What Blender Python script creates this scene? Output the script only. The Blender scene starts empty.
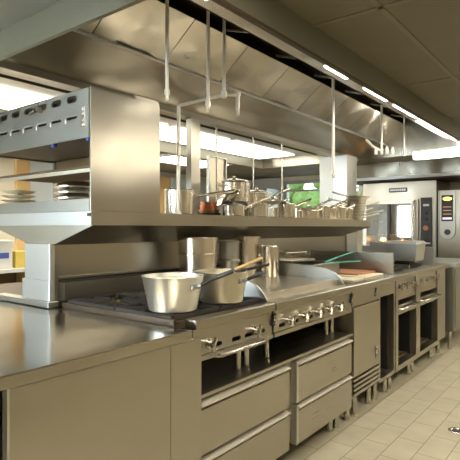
import bpy, bmesh, math, random
from mathutils import Vector, Matrix
random.seed(7)
C = bpy.context.scene.collection
PI = math.pi

# ---------------------------------------------------------------- materials
def newmat(name):
    m = bpy.data.materials.new(name); m.use_nodes = True
    nt = m.node_tree; b = nt.nodes['Principled BSDF']
    return m, nt, b

def metal(name, col, rough, streak=0.12, axis=2, scale=1.0, bump=0.0, aniso=0.0, rot=0.0):
    """brushed sheet: fine streaks along one axis in roughness and a touch of colour"""
    m, nt, b = newmat(name)
    b.inputs['Metallic'].default_value = 1.0
    tc = nt.nodes.new('ShaderNodeTexCoord'); mp = nt.nodes.new('ShaderNodeMapping')
    s = [220*scale]*3; s[axis] = 2.0*scale
    mp.inputs['Scale'].default_value = s
    n = nt.nodes.new('ShaderNodeTexNoise'); n.inputs['Scale'].default_value = 1.0; n.inputs['Detail'].default_value = 3
    n2 = nt.nodes.new('ShaderNodeTexNoise'); n2.inputs['Scale'].default_value = 3.5; n2.inputs['Detail'].default_value = 4
    nt.links.new(tc.outputs['Object'], mp.inputs['Vector']); nt.links.new(mp.outputs['Vector'], n.inputs['Vector'])
    nt.links.new(tc.outputs['Object'], n2.inputs['Vector'])
    add = nt.nodes.new('ShaderNodeMath'); add.operation = 'ADD'
    nt.links.new(n.outputs['Fac'], add.inputs[0]); nt.links.new(n2.outputs['Fac'], add.inputs[1])
    mr = nt.nodes.new('ShaderNodeMapRange')
    mr.inputs['From Min'].default_value = .6; mr.inputs['From Max'].default_value = 1.4
    mr.inputs['To Min'].default_value = max(.02, rough-streak/4); mr.inputs['To Max'].default_value = rough+streak/4
    nt.links.new(add.outputs[0], mr.inputs['Value']); nt.links.new(mr.outputs['Result'], b.inputs['Roughness'])
    mx = nt.nodes.new('ShaderNodeMix'); mx.data_type = 'RGBA'
    mx.inputs[6].default_value = (*[c*.95 for c in col], 1); mx.inputs[7].default_value = (*[min(1, c*1.04) for c in col], 1)
    nt.links.new(n2.outputs['Fac'], mx.inputs[0]); nt.links.new(mx.outputs[2], b.inputs['Base Color'])
    if aniso:
        tg = nt.nodes.new('ShaderNodeTangent'); tg.direction_type = 'RADIAL'; tg.axis = 'Z'
        nt.links.new(tg.outputs['Tangent'], b.inputs['Tangent'])
        b.inputs['Anisotropic'].default_value = aniso; b.inputs['Anisotropic Rotation'].default_value = rot
    if bump:
        bp = nt.nodes.new('ShaderNodeBump'); bp.inputs['Strength'].default_value = 1.0; bp.inputs['Distance'].default_value = bump
        n3 = nt.nodes.new('ShaderNodeTexNoise'); n3.inputs['Scale'].default_value = 2.6; n3.inputs['Detail'].default_value = 1
        nt.links.new(tc.outputs['Object'], n3.inputs['Vector'])
        nt.links.new(n3.outputs['Fac'], bp.inputs['Height']); nt.links.new(bp.outputs['Normal'], b.inputs['Normal'])
    return m

def plain(name, col, rough=.6, metallic=0.0, var=.12, scale=12):
    m, nt, b = newmat(name)
    b.inputs['Roughness'].default_value = rough; b.inputs['Metallic'].default_value = metallic
    tc = nt.nodes.new('ShaderNodeTexCoord')
    n = nt.nodes.new('ShaderNodeTexNoise'); n.inputs['Scale'].default_value = scale; n.inputs['Detail'].default_value = 4
    nt.links.new(tc.outputs['Object'], n.inputs['Vector'])
    mx = nt.nodes.new('ShaderNodeMix'); mx.data_type = 'RGBA'
    mx.inputs[6].default_value = (*[c*(1-var) for c in col], 1); mx.inputs[7].default_value = (*[min(1, c*(1+var)) for c in col], 1)
    nt.links.new(n.outputs['Fac'], mx.inputs[0]); nt.links.new(mx.outputs[2], b.inputs['Base Color'])
    return m

def emit(name, col, strength):
    m, nt, b = newmat(name)
    b.inputs['Base Color'].default_value = (.8, .8, .8, 1)
    b.inputs['Emission Color'].default_value = (*col, 1); b.inputs['Emission Strength'].default_value = strength
    return m

def glassmat(name, tint=(.9, .95, .93), rough=0.02):
    m, nt, b = newmat(name)
    b.inputs['Base Color'].default_value = (*tint, 1); b.inputs['Roughness'].default_value = rough
    b.inputs['Transmission Weight'].default_value = 1.0; b.inputs['IOR'].default_value = 1.45
    return m

SW = (.44, .415, .355)
M = {}
M['steel'] = metal('brushed_steel', SW, .30, aniso=.6, bump=.014)                       # vertical grain
M['steel_y'] = metal('brushed_steel_lengthwise', SW, .30, axis=1, aniso=.6, bump=.010)
M['steel_x'] = metal('brushed_steel_crosswise', SW, .36, axis=0)
M['top'] = metal('worktop_steel', (.46, .435, .375), .15, streak=.05, axis=0, bump=.006)
M['hood'] = metal('hood_steel', (.58, .54, .46), .27, streak=.02, axis=2, aniso=.8, rot=.25, bump=.020)
M['plate'] = metal('griddle_steel', (.66, .62, .54), .34, streak=.05, axis=0)
M['satin'] = plain('satin_edge', (.62, .59, .52), .38, .5, var=.03)
M['grey'] = metal('grey_steel', (.42, .42, .39), .36)
M['pale'] = metal('pale_steel', (.62, .63, .62), .40)
M['chrome'] = metal('chrome', (.52, .50, .46), .22, streak=.04)
M['pipe'] = plain('satin_pipe', (.86, .84, .78), .35, .3, var=.03)
M['alu'] = metal('spun_aluminium', (.74, .73, .69), .42, streak=.12, axis=0, scale=.8)
M['alu_dull'] = metal('dull_aluminium', (.60, .56, .45), .42, streak=.12)
M['pot'] = metal('pot_steel', (.72, .67, .58),   .25, streak=.02)
M['copper'] = metal('copper', (.72, .36, .22), .3)
M['cast'] = plain('cast_iron', (.035, .032, .03), .55, .3)
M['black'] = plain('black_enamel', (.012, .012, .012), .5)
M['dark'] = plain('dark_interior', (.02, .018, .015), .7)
M['dark_brown'] = plain('dark_brown_steel', (.10, .075, .05), .5, .6)  # dark brown tone shared by hood cavity, burner parts and rear top
M['brown_in'] = plain('browned_steel', (.22, .15, .08), .45, .7)
M['handle'] = plain('dark_handle', (.05, .05, .055), .4, .5)
M['wood'] = plain('pale_wood', (.62, .44, .22), .55, scale=25)
M['door_wood'] = plain('tan_door', (.55, .36, .15), .5, scale=4)
M['crumb'] = plain('burnt_crust', (.16, .09, .03), .8, var=.8, scale=60)
M['grease'] = plain('golden_grease', (.42, .29, .06), .5, var=.7, scale=50)
M['teal'] = plain('teal_plastic', (.10, .52, .42), .4)
M['white'] = plain('white_plastic', (.78, .78, .74), .4, var=.05)
M['blue'] = plain('blue_label', (.08, .12, .45), .5)
M['yellow'] = plain('yellow_plastic', (.78, .60, .14), .4)
M['red'] = plain('terracotta_plastic', (.46, .22, .13), .6)
M['cream_board'] = plain('cream_board', (.78, .72, .55), .55)
M['cream'] = plain('cream_paint', (.60, .55, .44), .7, var=.05, scale=3)
M['olive'] = plain('tan_olive_paint', (.40, .345, .245), .7, var=.05, scale=3)
M['bluegrey'] = plain('pale_blue_paint', (.55, .60, .62), .5, var=.05)
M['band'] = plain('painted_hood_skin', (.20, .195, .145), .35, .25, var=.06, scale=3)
M['band2'] = plain('ceiling_bar', (.20, .175, .115), .5, var=.05)
M['ceil'] = plain('ceiling_tile', (.17, .15, .10), .55, .0, var=.1, scale=5)
M['lamp'] = emit('lamp_diffuser', (1.0, .90, .72), 19)
M['hoodlamp'] = emit('hood_lamp_lens', (1.0, .93, .80), 17)
M['hoodlamp2'] = emit('rear_hood_lamp_lens', (1.0, .93, .80), 4.5)
M['disp'] = emit('yellow_display', (.85, .9, .05), 1.6)
M['disp2'] = emit('pale_display', (.7, .8, 1.0), .9)
M['ovenlamp'] = emit('oven_lamp', (1.0, .45, .10), 14)
M['glass'] = glassmat('window_glass')
M['ovenglass'] = glassmat('mirrored_oven_glass', (.75, .78, .75)); M['ovenglass'].node_tree.nodes['Principled BSDF'].inputs['IOR'].default_value = 3.0
M['green'] = plain('hedge_leaves', (.16, .26, .05), .7, var=.6, scale=14)
M['pave'] = plain('pale_paving', (.75, .74, .70), .8)
M['lid'] = metal('lid_steel', (.80, .78, .73), .15, streak=.05)

def floor_mat():
    m, nt, b = newmat('quarry_tiles')
    tc = nt.nodes.new('ShaderNodeTexCoord'); mp = nt.nodes.new('ShaderNodeMapping')
    mp.inputs['Rotation'].default_value = (0, 0, PI/2)
    mp.inputs['Location'].default_value = (0.0, 0.885+.157*20, 0)
    br = nt.nodes.new('ShaderNodeTexBrick')
    br.inputs['Scale'].default_value = 1; br.inputs['Brick Width'].default_value = .305; br.inputs['Row Height'].default_value = .157
    br.inputs['Mortar Size'].default_value = .003; br.inputs['Mortar Smooth'].default_value = .3
    br.inputs['Color1'].default_value = (.57, .53, .395, 1); br.inputs['Color2'].default_value = (.53, .49, .365, 1)
    br.inputs['Mortar'].default_value = (.27, .225, .14, 1); br.offset = .5
    n = nt.nodes.new('ShaderNodeTexNoise'); n.inputs['Scale'].default_value = 6; n.inputs['Detail'].default_value = 5
    mx = nt.nodes.new('ShaderNodeMix'); mx.data_type = 'RGBA'; mx.blend_type = 'MULTIPLY'; mx.inputs[0].default_value = .35
    nt.links.new(tc.outputs['Object'], mp.inputs['Vector']); nt.links.new(mp.outputs['Vector'], br.inputs['Vector'])
    nt.links.new(tc.outputs['Object'], n.inputs['Vector'])
    nt.links.new(br.outputs['Color'], mx.inputs[6]); nt.links.new(n.outputs['Fac'], mx.inputs[7])
    nt.links.new(mx.outputs[2], b.inputs['Base Color'])
    bp = nt.nodes.new('ShaderNodeBump'); bp.inputs['Strength'].default_value = .5; bp.inputs['Distance'].default_value = .002; bp.invert = True
    nt.links.new(br.outputs['Fac'], bp.inputs['Height']); nt.links.new(bp.outputs['Normal'], b.inputs['Normal'])
    b.inputs['Roughness'].default_value = .42
    return m
M['floor'] = floor_mat()

# ---------------------------------------------------------------- mesh helpers
class MB:
    def __init__(s): s.bm = bmesh.new()
    def box(s, x0, x1, y0, y1, z0, z1, bev=0.0):
        vs = [s.bm.verts.new((x, y, z)) for x in (min(x0,x1), max(x0,x1)) for y in (min(y0,y1), max(y0,y1)) for z in (min(z0,z1), max(z0,z1))]
        fs = [(0,1,3,2), (4,6,7,5), (0,4,5,1), (2,3,7,6), (0,2,6,4), (1,5,7,3)]
        F = [s.bm.faces.new([vs[i] for i in f]) for f in fs]
        if bev > 0:
            es = list({e for f in F for e in f.edges})
            bmesh.ops.bevel(s.bm, geom=es, offset=bev, segments=2, profile=.6, affect='EDGES')
        return s
    def prism(s, pts, y0, y1, axis='y'):
        """closed polygon swept along an axis; pts are (x,z) for y, (y,z) for x, (x,y) for z"""
        def co(p, t):
            return {'y': (p[0], t, p[1]), 'x': (t, p[0], p[1]), 'z': (p[0], p[1], t)}[axis]
        a = [s.bm.verts.new(co(p, y0)) for p in pts]; b = [s.bm.verts.new(co(p, y1)) for p in pts]
        n = len(pts)
        s.bm.faces.new(a); s.bm.faces.new(b[::-1])
        for i in range(n): s.bm.faces.new([a[i], b[i], b[(i+1) % n], a[(i+1) % n]])
        return s
    def sheet(s, p, q, y0, y1, t=.004):
        """thin plate between (x,z) points p and q, swept along y"""
        d = Vector((q[0]-p[0], q[1]-p[1])).normalized(); n = Vector((-d.y, d.x))*t
        return s.prism([p, q, (q[0]+n.x, q[1]+n.y), (p[0]+n.x, p[1]+n.y)], y0, y1)
    def tube(s, path, r, seg=10, cap=True, r2=None):
        path = [Vector(p) for p in path]; rings = []
        n = len(path)
        up = None
        for i, p in enumerate(path):
            d = (path[min(i+1, n-1)]-path[max(i-1, 0)]).normalized()
            if up is None:
                up = Vector((0, 0, 1)) if abs(d.z) < .9 else Vector((1, 0, 0))
            a = d.cross(up).normalized(); b = a.cross(d).normalized(); up = b
            rr = r if r2 is None else r+(r2-r)*i/(n-1)
            rings.append([s.bm.verts.new(p+a*rr*math.cos(2*PI*k/seg)+b*rr*math.sin(2*PI*k/seg)) for k in range(seg)])
        for i in range(n-1):
            for k in range(seg):
                s.bm.faces.new([rings[i][k], rings[i][(k+1) % seg], rings[i+1][(k+1) % seg], rings[i+1][k]])
        if cap: s.bm.faces.new(rings[0][::-1]); s.bm.faces.new(rings[-1])
        return s
    def cyl(s, p, q, r, seg=20, r2=None): return s.tube([p, q], r, seg, True, r2)
    def lathe(s, prof, c=(0, 0, 0), seg=40, tilt=None):
        """profile of (r,z) points, revolved about z"""
        rings = []
        mt = tilt or Matrix.Identity(3)
        for r, z in prof:
            if r < 1e-5: rings.append([s.bm.verts.new(Vector(c)+mt @ Vector((0, 0, z)))])
            else: rings.append([s.bm.verts.new(Vector(c)+mt @ Vector((r*math.cos(2*PI*k/seg), r*math.sin(2*PI*k/seg), z))) for k in range(seg)])
        for a, b in zip(rings, rings[1:]):
            for k in range(seg):
                A = [a[k % len(a)], a[(k+1) % seg % len(a)], b[(k+1) % seg % len(b)], b[k % len(b)]]
                u = []
                for v in A:
                    if v not in u: u.append(v)
                if len(u) > 2: s.bm.faces.new(u)
        return s
    def bar(s, p, q, w, h):
        """flat bar from p to q, w wide sideways and h high"""
        p, q = Vector(p), Vector(q); d = (q-p).normalized()
        a = d.cross(Vector((0, 0, 1)))
        if a.length < .01: a = Vector((1, 0, 0))
        a.normalize(); b = a.cross(d).normalized()
        A = [s.bm.verts.new(p+a*i*w/2+b*j*h/2) for i, j in ((-1,-1), (1,-1), (1,1), (-1,1))]
        B = [s.bm.verts.new(q+a*i*w/2+b*j*h/2) for i, j in ((-1,-1), (1,-1), (1,1), (-1,1))]
        s.bm.faces.new(A[::-1]); s.bm.faces.new(B)
        for i in range(4): s.bm.faces.new([A[i], A[(i+1) % 4], B[(i+1) % 4], B[i]])
        return s
    def build(s, name, mat, parent=None, smooth=None, cut=None):
        bmesh.ops.recalc_face_normals(s.bm, faces=s.bm.faces)
        me = bpy.data.meshes.new(name); s.bm.to_mesh(me); s.bm.free()
        me.materials.append(mat)
        o = bpy.data.objects.new(name, me); C.objects.link(o)
        if cut is not None:
            cme = bpy.data.meshes.new('cutter'); bmesh.ops.recalc_face_normals(cut.bm, faces=cut.bm.faces); cut.bm.to_mesh(cme); cut.bm.free()
            co = bpy.data.objects.new('cutter', cme); C.objects.link(co)
            md = o.modifiers.new('b', 'BOOLEAN'); md.operation = 'DIFFERENCE'; md.object = co; md.solver = 'EXACT'
            bpy.context.view_layer.update()
            dg = bpy.context.evaluated_depsgraph_get()
            nm = bpy.data.meshes.new_from_object(o.evaluated_get(dg)); o.modifiers.clear(); o.data = nm
            bpy.data.objects.remove(co)
            me = nm
        if smooth is not None:
            for p in me.polygons: p.use_smooth = True
            me.set_sharp_from_angle(angle=math.radians(smooth))
        if parent is not None:
            o.parent = parent
            par = Matrix.Translation(parent.location) if parent.parent is None else None
            if par is not None:
                me.transform(Matrix.Translation(-parent.location))
            else:
                g = parent
                while g.parent is not None: g = g.parent
                me.transform(Matrix.Translation(-g.location))
        return o

def tag(o, label, cat, group=None):
    o['label'] = label; o['category'] = cat
    if group: o['group'] = group
    return o
def struct(o): o['kind'] = 'structure'; return o
def thing(name, label, cat, loc=(0, 0, 0), group=None):
    o = bpy.data.objects.new(name, None); C.objects.link(o); o.location = loc; o.empty_display_size = .05
    return tag(o, label, cat, group)

# ---------------------------------------------------------------- room
X_L, X_R, Y_B, Y_F, H = -5.9, 1.9, -2.6, 7.75, 2.235
struct(MB().box(X_L, X_R, Y_B, Y_F, -.06, 0).build('floor', M['floor']))
hx0, hx1, hy0, hy1 = -3.72, -1.08, 1.16, 5.5
b = MB()
b.box(X_L, X_R, Y_B, hy0, H, H+.03); b.box(X_L, X_R, hy1, Y_F, H, H+.03)
b.box(X_L, hx0, hy0, hy1, H, H+.03); b.box(hx1, X_R, hy0, hy1, H, H+.03)
struct(b.build('ceiling', M['ceil']))
b = MB()
y = 2.03-1.22*3
while y < Y_F:
    if hy0 < y < hy1: b.box(X_L, hx0, y-.012, y+.012, H-.004, H); b.box(hx1, X_R, y-.012, y+.012, H-.004, H)
    else: b.box(X_L, X_R, y-.012, y+.012, H-.004, H)
    y += 1.22
x = -.766-.61*8
while x < X_R:
    if hx0 < x < hx1: b.box(x-.012, x+.012, Y_B, hy0, H-.004, H); b.box(x-.012, x+.012, hy1, Y_F, H-.004, H)
    else: b.box(x-.012, x+.012, Y_B, Y_F, H-.004, H)
    x += .61
struct(b.build('trim_1', M['band2']))
struct(MB().box(-3.72, -1.08, -1.2, hy0-.001, H-.008, H-.001).build('trim_3', M['pale']))
# left wall with a doorway opening filled by door_1 and a pale panel door_2
struct(MB().box(X_L-.1, X_L, Y_B, Y_F, 0, H).build('wall_left', M['cream']))
struct(MB().box(X_R, X_R+.1, Y_B, Y_F, 0, H).build('wall_right', M['olive']))
# near wall behind the camera, with a wide window
cut = MB().box(-5.75, -1.6, Y_B-.2, Y_B+.1, .95, 2.1)
struct(MB().box(X_L, X_R, Y_B-.1, Y_B, 0, H).build('wall_front', M['cream'], cut=cut))
w = struct(MB().box(-5.75, -1.6, Y_B-.06, Y_B-.05, .95, 2.1).build('window_2', M['glass']))
MB().box(-5.75, -5.69, Y_B-.08, Y_B, .95, 2.1).box(-1.66, -1.6, Y_B-.08, Y_B, .95, 2.1).box(-3.71, -3.65, Y_B-.08, Y_B, .95, 2.1)\
    .box(-5.69, -3.71, Y_B-.08, Y_B, .95, 1.0).box(-3.65, -1.66, Y_B-.08, Y_B, .95, 1.0).box(-5.69, -3.71, Y_B-.08, Y_B, 2.04, 2.1)\
    .box(-3.65, -1.66, Y_B-.08, Y_B, 2.04, 2.1).build('window_frame', M['white'], w)
# end wall with the garden window
cut = MB().box(-4.75, -3.25, Y_F-.1, Y_F+.2, 1.35, 2.16)
struct(MB().box(X_L, X_R, Y_F, Y_F+.1, 0, H).build('wall_back', M['cream'], cut=cut))
w = struct(MB().box(-4.75, -3.25, Y_F+.05, Y_F+.058, 1.35, 2.16).build('window_1', M['glass']))
MB().box(-4.75, -4.69, Y_F, Y_F+.09, 1.35, 2.16).box(-3.31, -3.25, Y_F, Y_F+.09, 1.35, 2.16)\
    .box(-4.69, -3.31, Y_F, Y_F+.09, 1.35, 1.40).box(-4.69, -3.31, Y_F, Y_F+.09, 2.10, 2.16).box(-4.69, -3.31, Y_F, Y_F+.09, 1.96, 1.99).build('window_frame', M['grey'], w)
# outside: hedge and paving
hd = MB()
for i in range(260):
    c = Vector((random.uniform(-8.5, -3.2), random.uniform(10.6, 11.3), random.uniform(.32, 3.4)))
    r = random.uniform(.12, .28)
    bmesh.ops.create_icosphere(hd.bm, subdivisions=2, radius=r, matrix=Matrix.Translation(c))
tag(hd.build('hedge', M['green']), 'green sunlit hedge seen outside through the far window', 'hedge')
tag(MB().box(-12, 4, Y_F+.1, 14, -.08, 0).build('paving', M['pave']), 'pale paving outside beyond the far window', 'paving')

# doors on the left wall
d = struct(MB().box(X_L, X_L+.05, 5.02, 5.90, 0, 2.15, .004).build('door_1', M['door_wood']))
MB().cyl((X_L+.05, 5.8, 1.0), (X_L+.11, 5.8, 1.0), .012).cyl((X_L+.11, 5.8, 1.0), (X_L+.11, 5.68, 1.0), .01).build('door_handle', M['chrome'], d, 40)
d = struct(MB().box(X_L, X_L+.05, 5.94, 6.9, 0, 2.15, .004).build('door_2', M['bluegrey']))
MB().cyl((X_L+.05, 6.05, 1.0), (X_L+.11, 6.05, 1.0), .012).cyl((X_L+.11, 6.05, 1.0), (X_L+.11, 6.17, 1.0), .01).build('door_handle', M['chrome'], d, 40)
d = struct(MB().box(X_L, X_L+.05, 3.20, 3.38, 0, 2.2, .004).build('trim_2', M['door_wood']))

struct(MB().box(X_L, X_L+.04, 3.385, 4.2, .9, 2.2, .004).build('trim_4', M['bluegrey']))
# ceiling luminaires over the aisles
def troffer(x, y, label):
    t = thing('ceiling_light', label, 'ceiling light', (x, y, H-.03), 'recessed ceiling light panels')
    MB().box(x-.30, x+.30, y-.6, y-.57, H-.03, H-.005).box(x-.30, x+.30, y+.57, y+.6, H-.03, H-.005)\
        .box(x-.30, x-.27, y-.57, y+.57, H-.03, H-.005).box(x+.27, x+.30, y-.57, y+.57, H-.03, H-.005).build('frame', M['white'], t)
    MB().box(x-.27, x+.27, y-.57, y+.57, H-.02, H-.01).build('diffuser', M['lamp'], t)
troffer(-.46, 0.75, 'long warm ceiling light panel over the near end of the aisle')
troffer(.45, 3.6, 'long warm ceiling light panel over the middle of the aisle')
troffer(-2.0, -.6, 'warm ceiling light panel over the near end of the steel counter')
troffer(-5.0, 2.2, 'warm ceiling light panel above the rear preparation counter')
troffer(-4.6, 5.0, 'warm ceiling light panel in front of the tan door')
troffer(.15, 6.3, 'warm ceiling light panel near the far ovens')

# ---------------------------------------------------------------- extraction hoods
def slope_sheets(sx, x0):   # helper to mirror profile about the spine
    return lambda p: (x0+sx*p[0], p[1])
def make_hood(front, label, cat, name='extraction_hood'):
    # profile distances measured from the spine face; front hood grows towards +x
    sx = 1 if front else -1
    xs = -2.35 if front else -2.45
    W = 1.27
    P = lambda dx: xs+sx*dx
    t = thing(name, label, cat, (P(W/2), 3.33, 2.1))
    # outer face and bottom lip
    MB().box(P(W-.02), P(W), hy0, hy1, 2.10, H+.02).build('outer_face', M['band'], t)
    MB().box(P(W-.016), P(W+.006), hy0, hy1, 2.092, 2.104).build('bottom_lip', M['dark_brown'], t)
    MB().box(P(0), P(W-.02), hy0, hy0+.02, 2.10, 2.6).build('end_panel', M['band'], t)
    MB().box(P(0), P(W-.02), hy1-.02, hy1, 2.10, 2.6).build('end_panel', M['hood'], t)
    # soffit with lamps
    si = .25 if front else .80
    MB().box(P(W-si), P(W-.02), hy0+.02, hy1-.02, 2.215, 2.225).build('soffit', M['hood' if front else 'pale'], t)
    MB().box(P(W-si-.01), P(W-si), hy0+.02, hy1-.02, 2.215, 2.6).build('plenum_wall', M['dark_brown'], t)
    MB().box(P(0), P(W-si), hy0+.02, hy1-.02, 2.6, 2.61).build('plenum_roof', M['dark_brown'], t)
    MB().box(P(0)-.005*sx, P(0), hy0, hy1, 2.13, 2.6).build('back_wall', M['dark_brown'], t)
    # plenum dividers seen in the slot
    for k in range(7):
        y = 1.72+k*.55
        if front: MB().bar((P(W-.26), y, 2.33), (P(.56), y, 2.47), .014, .014).build('divider', M['alu_dull'], t)
    # filter bank
    ends = [hy0+.02]+[1.5+.5*i for i in range(8)]+[hy1-.02]
    if not front: ends = []
    for a, c in zip(ends, ends[1:]):
        f = MB()
        p, q = (P(.55), 2.45), (P(.315), 2.27)
        if sx < 0: p, q = q, p
        f.sheet(p, q, a+.003, c-.003, .012)
        fo = f.build('grease_filter', M['hood'], t)
        if int(round(a*2)) % 3 == 0:
            hh = MB(); m = a+.27
            hh.box(P(.325), P(.34), m-.12, m+.12, 2.250, 2.262, .002); hh.build('filter_handle', M['grey'], fo)
    # trough and lower sloping panel
    g = MB()
    g.box(P(.30), P(.325), hy0+.02, hy1-.02, 2.250, 2.262, .002); g.build('grease_trough', M['pale'], t)
    l = MB()
    p, q = (P(.315), 2.262), (P(.0), 2.125)
    if sx < 0: p, q = q, p
    l.sheet(p, q, hy0+.02, hy1-.02, .004)
    l.build('lower_panel', M['hood'], t)
    return t, P
hood, P1 = make_hood(True, 'long stainless extraction hood hanging over the front cooking line', 'extraction hood')
hood2, P2 = make_hood(False, 'stainless extraction hood behind the centre beam, over the rear cooking line', 'extraction hood')
W = 1.27
for (P, t, mat, spots) in ((P1, hood, M['hoodlamp'], [(1.22, 1.48), (2.50, 2.78), (3.05, 3.45), (3.6, 4.1), (4.2, 4.75), (4.82, 5.4)]),
                           (P2, hood2, M['hoodlamp2'], [(1.5, 2.25), (2.35, 3.1), (3.2, 4.0), (4.1, 5.3)])):
    for a, c in spots:
        wd = (.19, .06) if P is P1 else (.62, .08)
        MB().box(P(W-wd[0]), P(W-wd[1]), a, c, 2.203, 2.214, .003).build('hood_lamp', mat, t)
cb = tag(MB().box(-2.45, -2.35, hy0, hy1, 2.085, 2.125, .003).build('centre_beam', M['steel_y']), 'long steel centre beam between the two extraction hoods', 'beam')
lf = thing('strip_light', 'white glowing strip light under the far end of the hood', 'strip light', (-1.35, 5.44, 2.06))
MB().box(-1.68, -.95, 5.40, 5.47, 2.115, 2.135).build('housing', M['white'], lf)
MB().box(-1.68, -.95, 5.395, 5.475, 2.045, 2.115, .004).build('lens', M['hoodlamp'], lf)

# ---------------------------------------------------------------- overshelf and spine
sh = thing('overshelf', 'long stainless double-sided shelf raised over the cooking line', 'shelf', (-2.38, 3.1, .92))
Y0, Y1 = 1.40, 4.78
MB().box(-2.87, -1.894, Y0, Y1, 1.372, 1.378).build('shelf_top', M['steel_y'], sh)
MB().box(-1.900, -1.894, Y0, Y1, 1.313, 1.372).box(-2.87, -2.864, Y0, Y1, 1.313, 1.372).build('front_lip', M['steel_y'], sh)
MB().box(-2.87, -1.894, Y0-.006, Y0, 1.313, 1.378).build('end_lip', M['pale'], sh)
MB().box(-2.87, -1.894, Y1, Y1+.006, 1.313, 1.378).build('end_lip', M['pale'], sh)
MB().box(-1.915, -1.893, Y0-.012, Y0-.006, 1.355, 1.37).build('corner_clip', M['handle'], sh)
MB().prism([(-1.90, 1.313), (-2.23, 1.213), (-2.455, 1.213), (-2.864, 1.313)], Y0+.01, Y1-.01).build('underside', M['steel_x'], sh)
MB().box(-2.455, -2.24, Y0+.02, 5.02, .92, 1.213).build('spine_wall', M['steel_y'], sh)
MB().box(-2.46, -2.225, Y0-.01, Y0+.02, .93, 1.22, .004).build('end_column', M['pale'], sh)
MB().box(-2.47, -2.215, Y0-.018, Y0-.01, .93, 1.035, .003).build('column_sleeve', M['pale'], sh)
MB().box(-2.72, -2.19, Y0-.04, Y0+.02, .903, .932, .003).build('base_flange', M['grey'], sh)
MB().box(-2.24, -2.185, 1.45, 3.05, .932, 1.022).box(-2.24, -2.222, 1.45, 4.9, 1.045, 1.05).build('riser', M['steel_y'], sh)
MB().box(-2.24, -2.20, 1.45, 3.05, 1.022, 1.035).build('riser_gap_shade', M['dark'], sh)  # solid dark bar painted in for the shade of the gap

# utility columns between shelf and hood
def column(x0, x1, y0, y1, label, mat, name='duct_column'):
    t = thing(name, label, 'column', ((x0+x1)/2, (y0+y1)/2, 1.378))
    MB().box(x0, x1, y0, y1, 1.378, 2.085, .003).build('casing', mat, t)
    MB().box(x0-.012, x1+.012, y0-.012, y1+.012, 1.378, 1.39).build('foot_plate', M['grey'], t)
    return t
column(-2.40, -2.35, 2.58, 2.68, 'beige steel duct column rising from shelf behind the tall saucepan', M['steel'])
MBc = thing('duct_column', 'bright square steel column past the far end of the shelf', 'column', (-2.30, 5.03, .93))
MB().box(-2.382, -2.219, 4.9, 5.16, .93, 2.085, .003).build('casing', M['pale'], MBc)
MB().box(-2.56, -2.384, 4.93, 5.10, .93, 2.085, .003).build('side_duct', M['grey'], MBc)

# ---------------------------------------------------------------- salamander on the shelf
SL = thing('salamander_grill', 'big stainless salamander grill with slotted front on the shelf end', 'grill', (-2.38, 1.62, 1.378))
sx0, sx1, sy0, sy1, sz0, sz1 = -2.87, -1.897, 1.395, 1.835, 1.380, 1.952
MB().box(sx1-.012, sx1, sy0+.004, sy1, sz0, sz1).box(sx1-.006, sx1+.002, sy0, sy0+.012, sz0+.001, sz1+.003).build('side_panel', M['steel'], SL)
MB().box(sx0, sx0+.012, sy0+.004, sy1, 1.72, sz1).build('side_panel', M['steel'], SL)
MB().box(sx0, sx0+.022, sy0+.012, sy0+.034, sz0, 1.72).build('corner_post', M['steel'], SL)
MB().box(sx0, sx0+.022, sy1-.022, sy1, sz0, 1.72).build('corner_post', M['steel'], SL)
MB().box(sx0+.012, sx1-.012, sy0+.01, sy1, sz1-.01, sz1).build('top_panel', M['steel_x'], SL)
MB().box(sx1-.03, sx1-.002, sy1-.17, sy1-.005, sz1, sz1+.022, .002).build('flue_flange', M['steel'], SL)
cut = MB()
slots = []
def slot(mb, xc, zc, w, h, y0, y1):
    pts = []
    r = h/2
    for k in range(9): a = -PI/2+PI*k/8; pts.append((xc+w/2-r+r*math.cos(a), zc+r*math.sin(a)))
    for k in range(9): a = PI/2+PI*k/8; pts.append((xc-w/2+r+r*math.cos(a), zc+r*math.sin(a)))
    mb.prism(pts, y0, y1)
xs_ = [-2.040-.129*k for k in range(7)]
for x in xs_:
    slot(cut, x, 1.915, .082, .032, sy0-.02, sy0+.03)
    slot(cut, x, 1.826, .084, .012, sy0-.02, sy0+.03)
MB().box(sx0+.012, sx1-.012, sy0-.003, sy0+.006, 1.722, sz1).build('slotted_panel', M['grey'], SL, cut=cut)
l = MB()
for x in xs_:   # small pressed hoods round the louvres
    l.tube([(x+.045, sy0-.004, 1.834), (x-.03, sy0-.007, 1.834), (x-.044, sy0-.007, 1.826), (x-.048, sy0-.004, 1.806)], .004, 6)
l.build('louvre', M['pale'], SL, 40)
MB().box(sx0+.012, sx1-.012, sy0+.03, sy0+.04, 1.74, sz1-.02).box(sx0+.012, sx1-.012, sy0+.03, sy1-.02, 1.728, 1.74).build('burner_box', M['dark_brown'], SL)
hb = MB().box(-1.960, -1.932, sy0-.008, sy0-.003, 1.775, 1.868, .002).build('hinge', M['chrome'], SL)
bo = MB()
for z in (1.785, 1.806, 1.837, 1.858): bo.lathe([(0, .006), (.008, .004), (.010, 0)], (-1.946, sy0-.008, z), 10, Matrix.Rotation(PI/2, 3, 'X'))
bo.build('hinge_bolts', M['chrome'], hb, 40)
MB().cyl((-2.30, sy0-.003, 1.905), (-2.30, sy0-.03, 1.905), .018).cyl((-2.33, sy0-.02, 1.902), (-2.38, sy0-.02, 1.895), .010).build('door_catch', M['chrome'], SL, 40)
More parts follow.
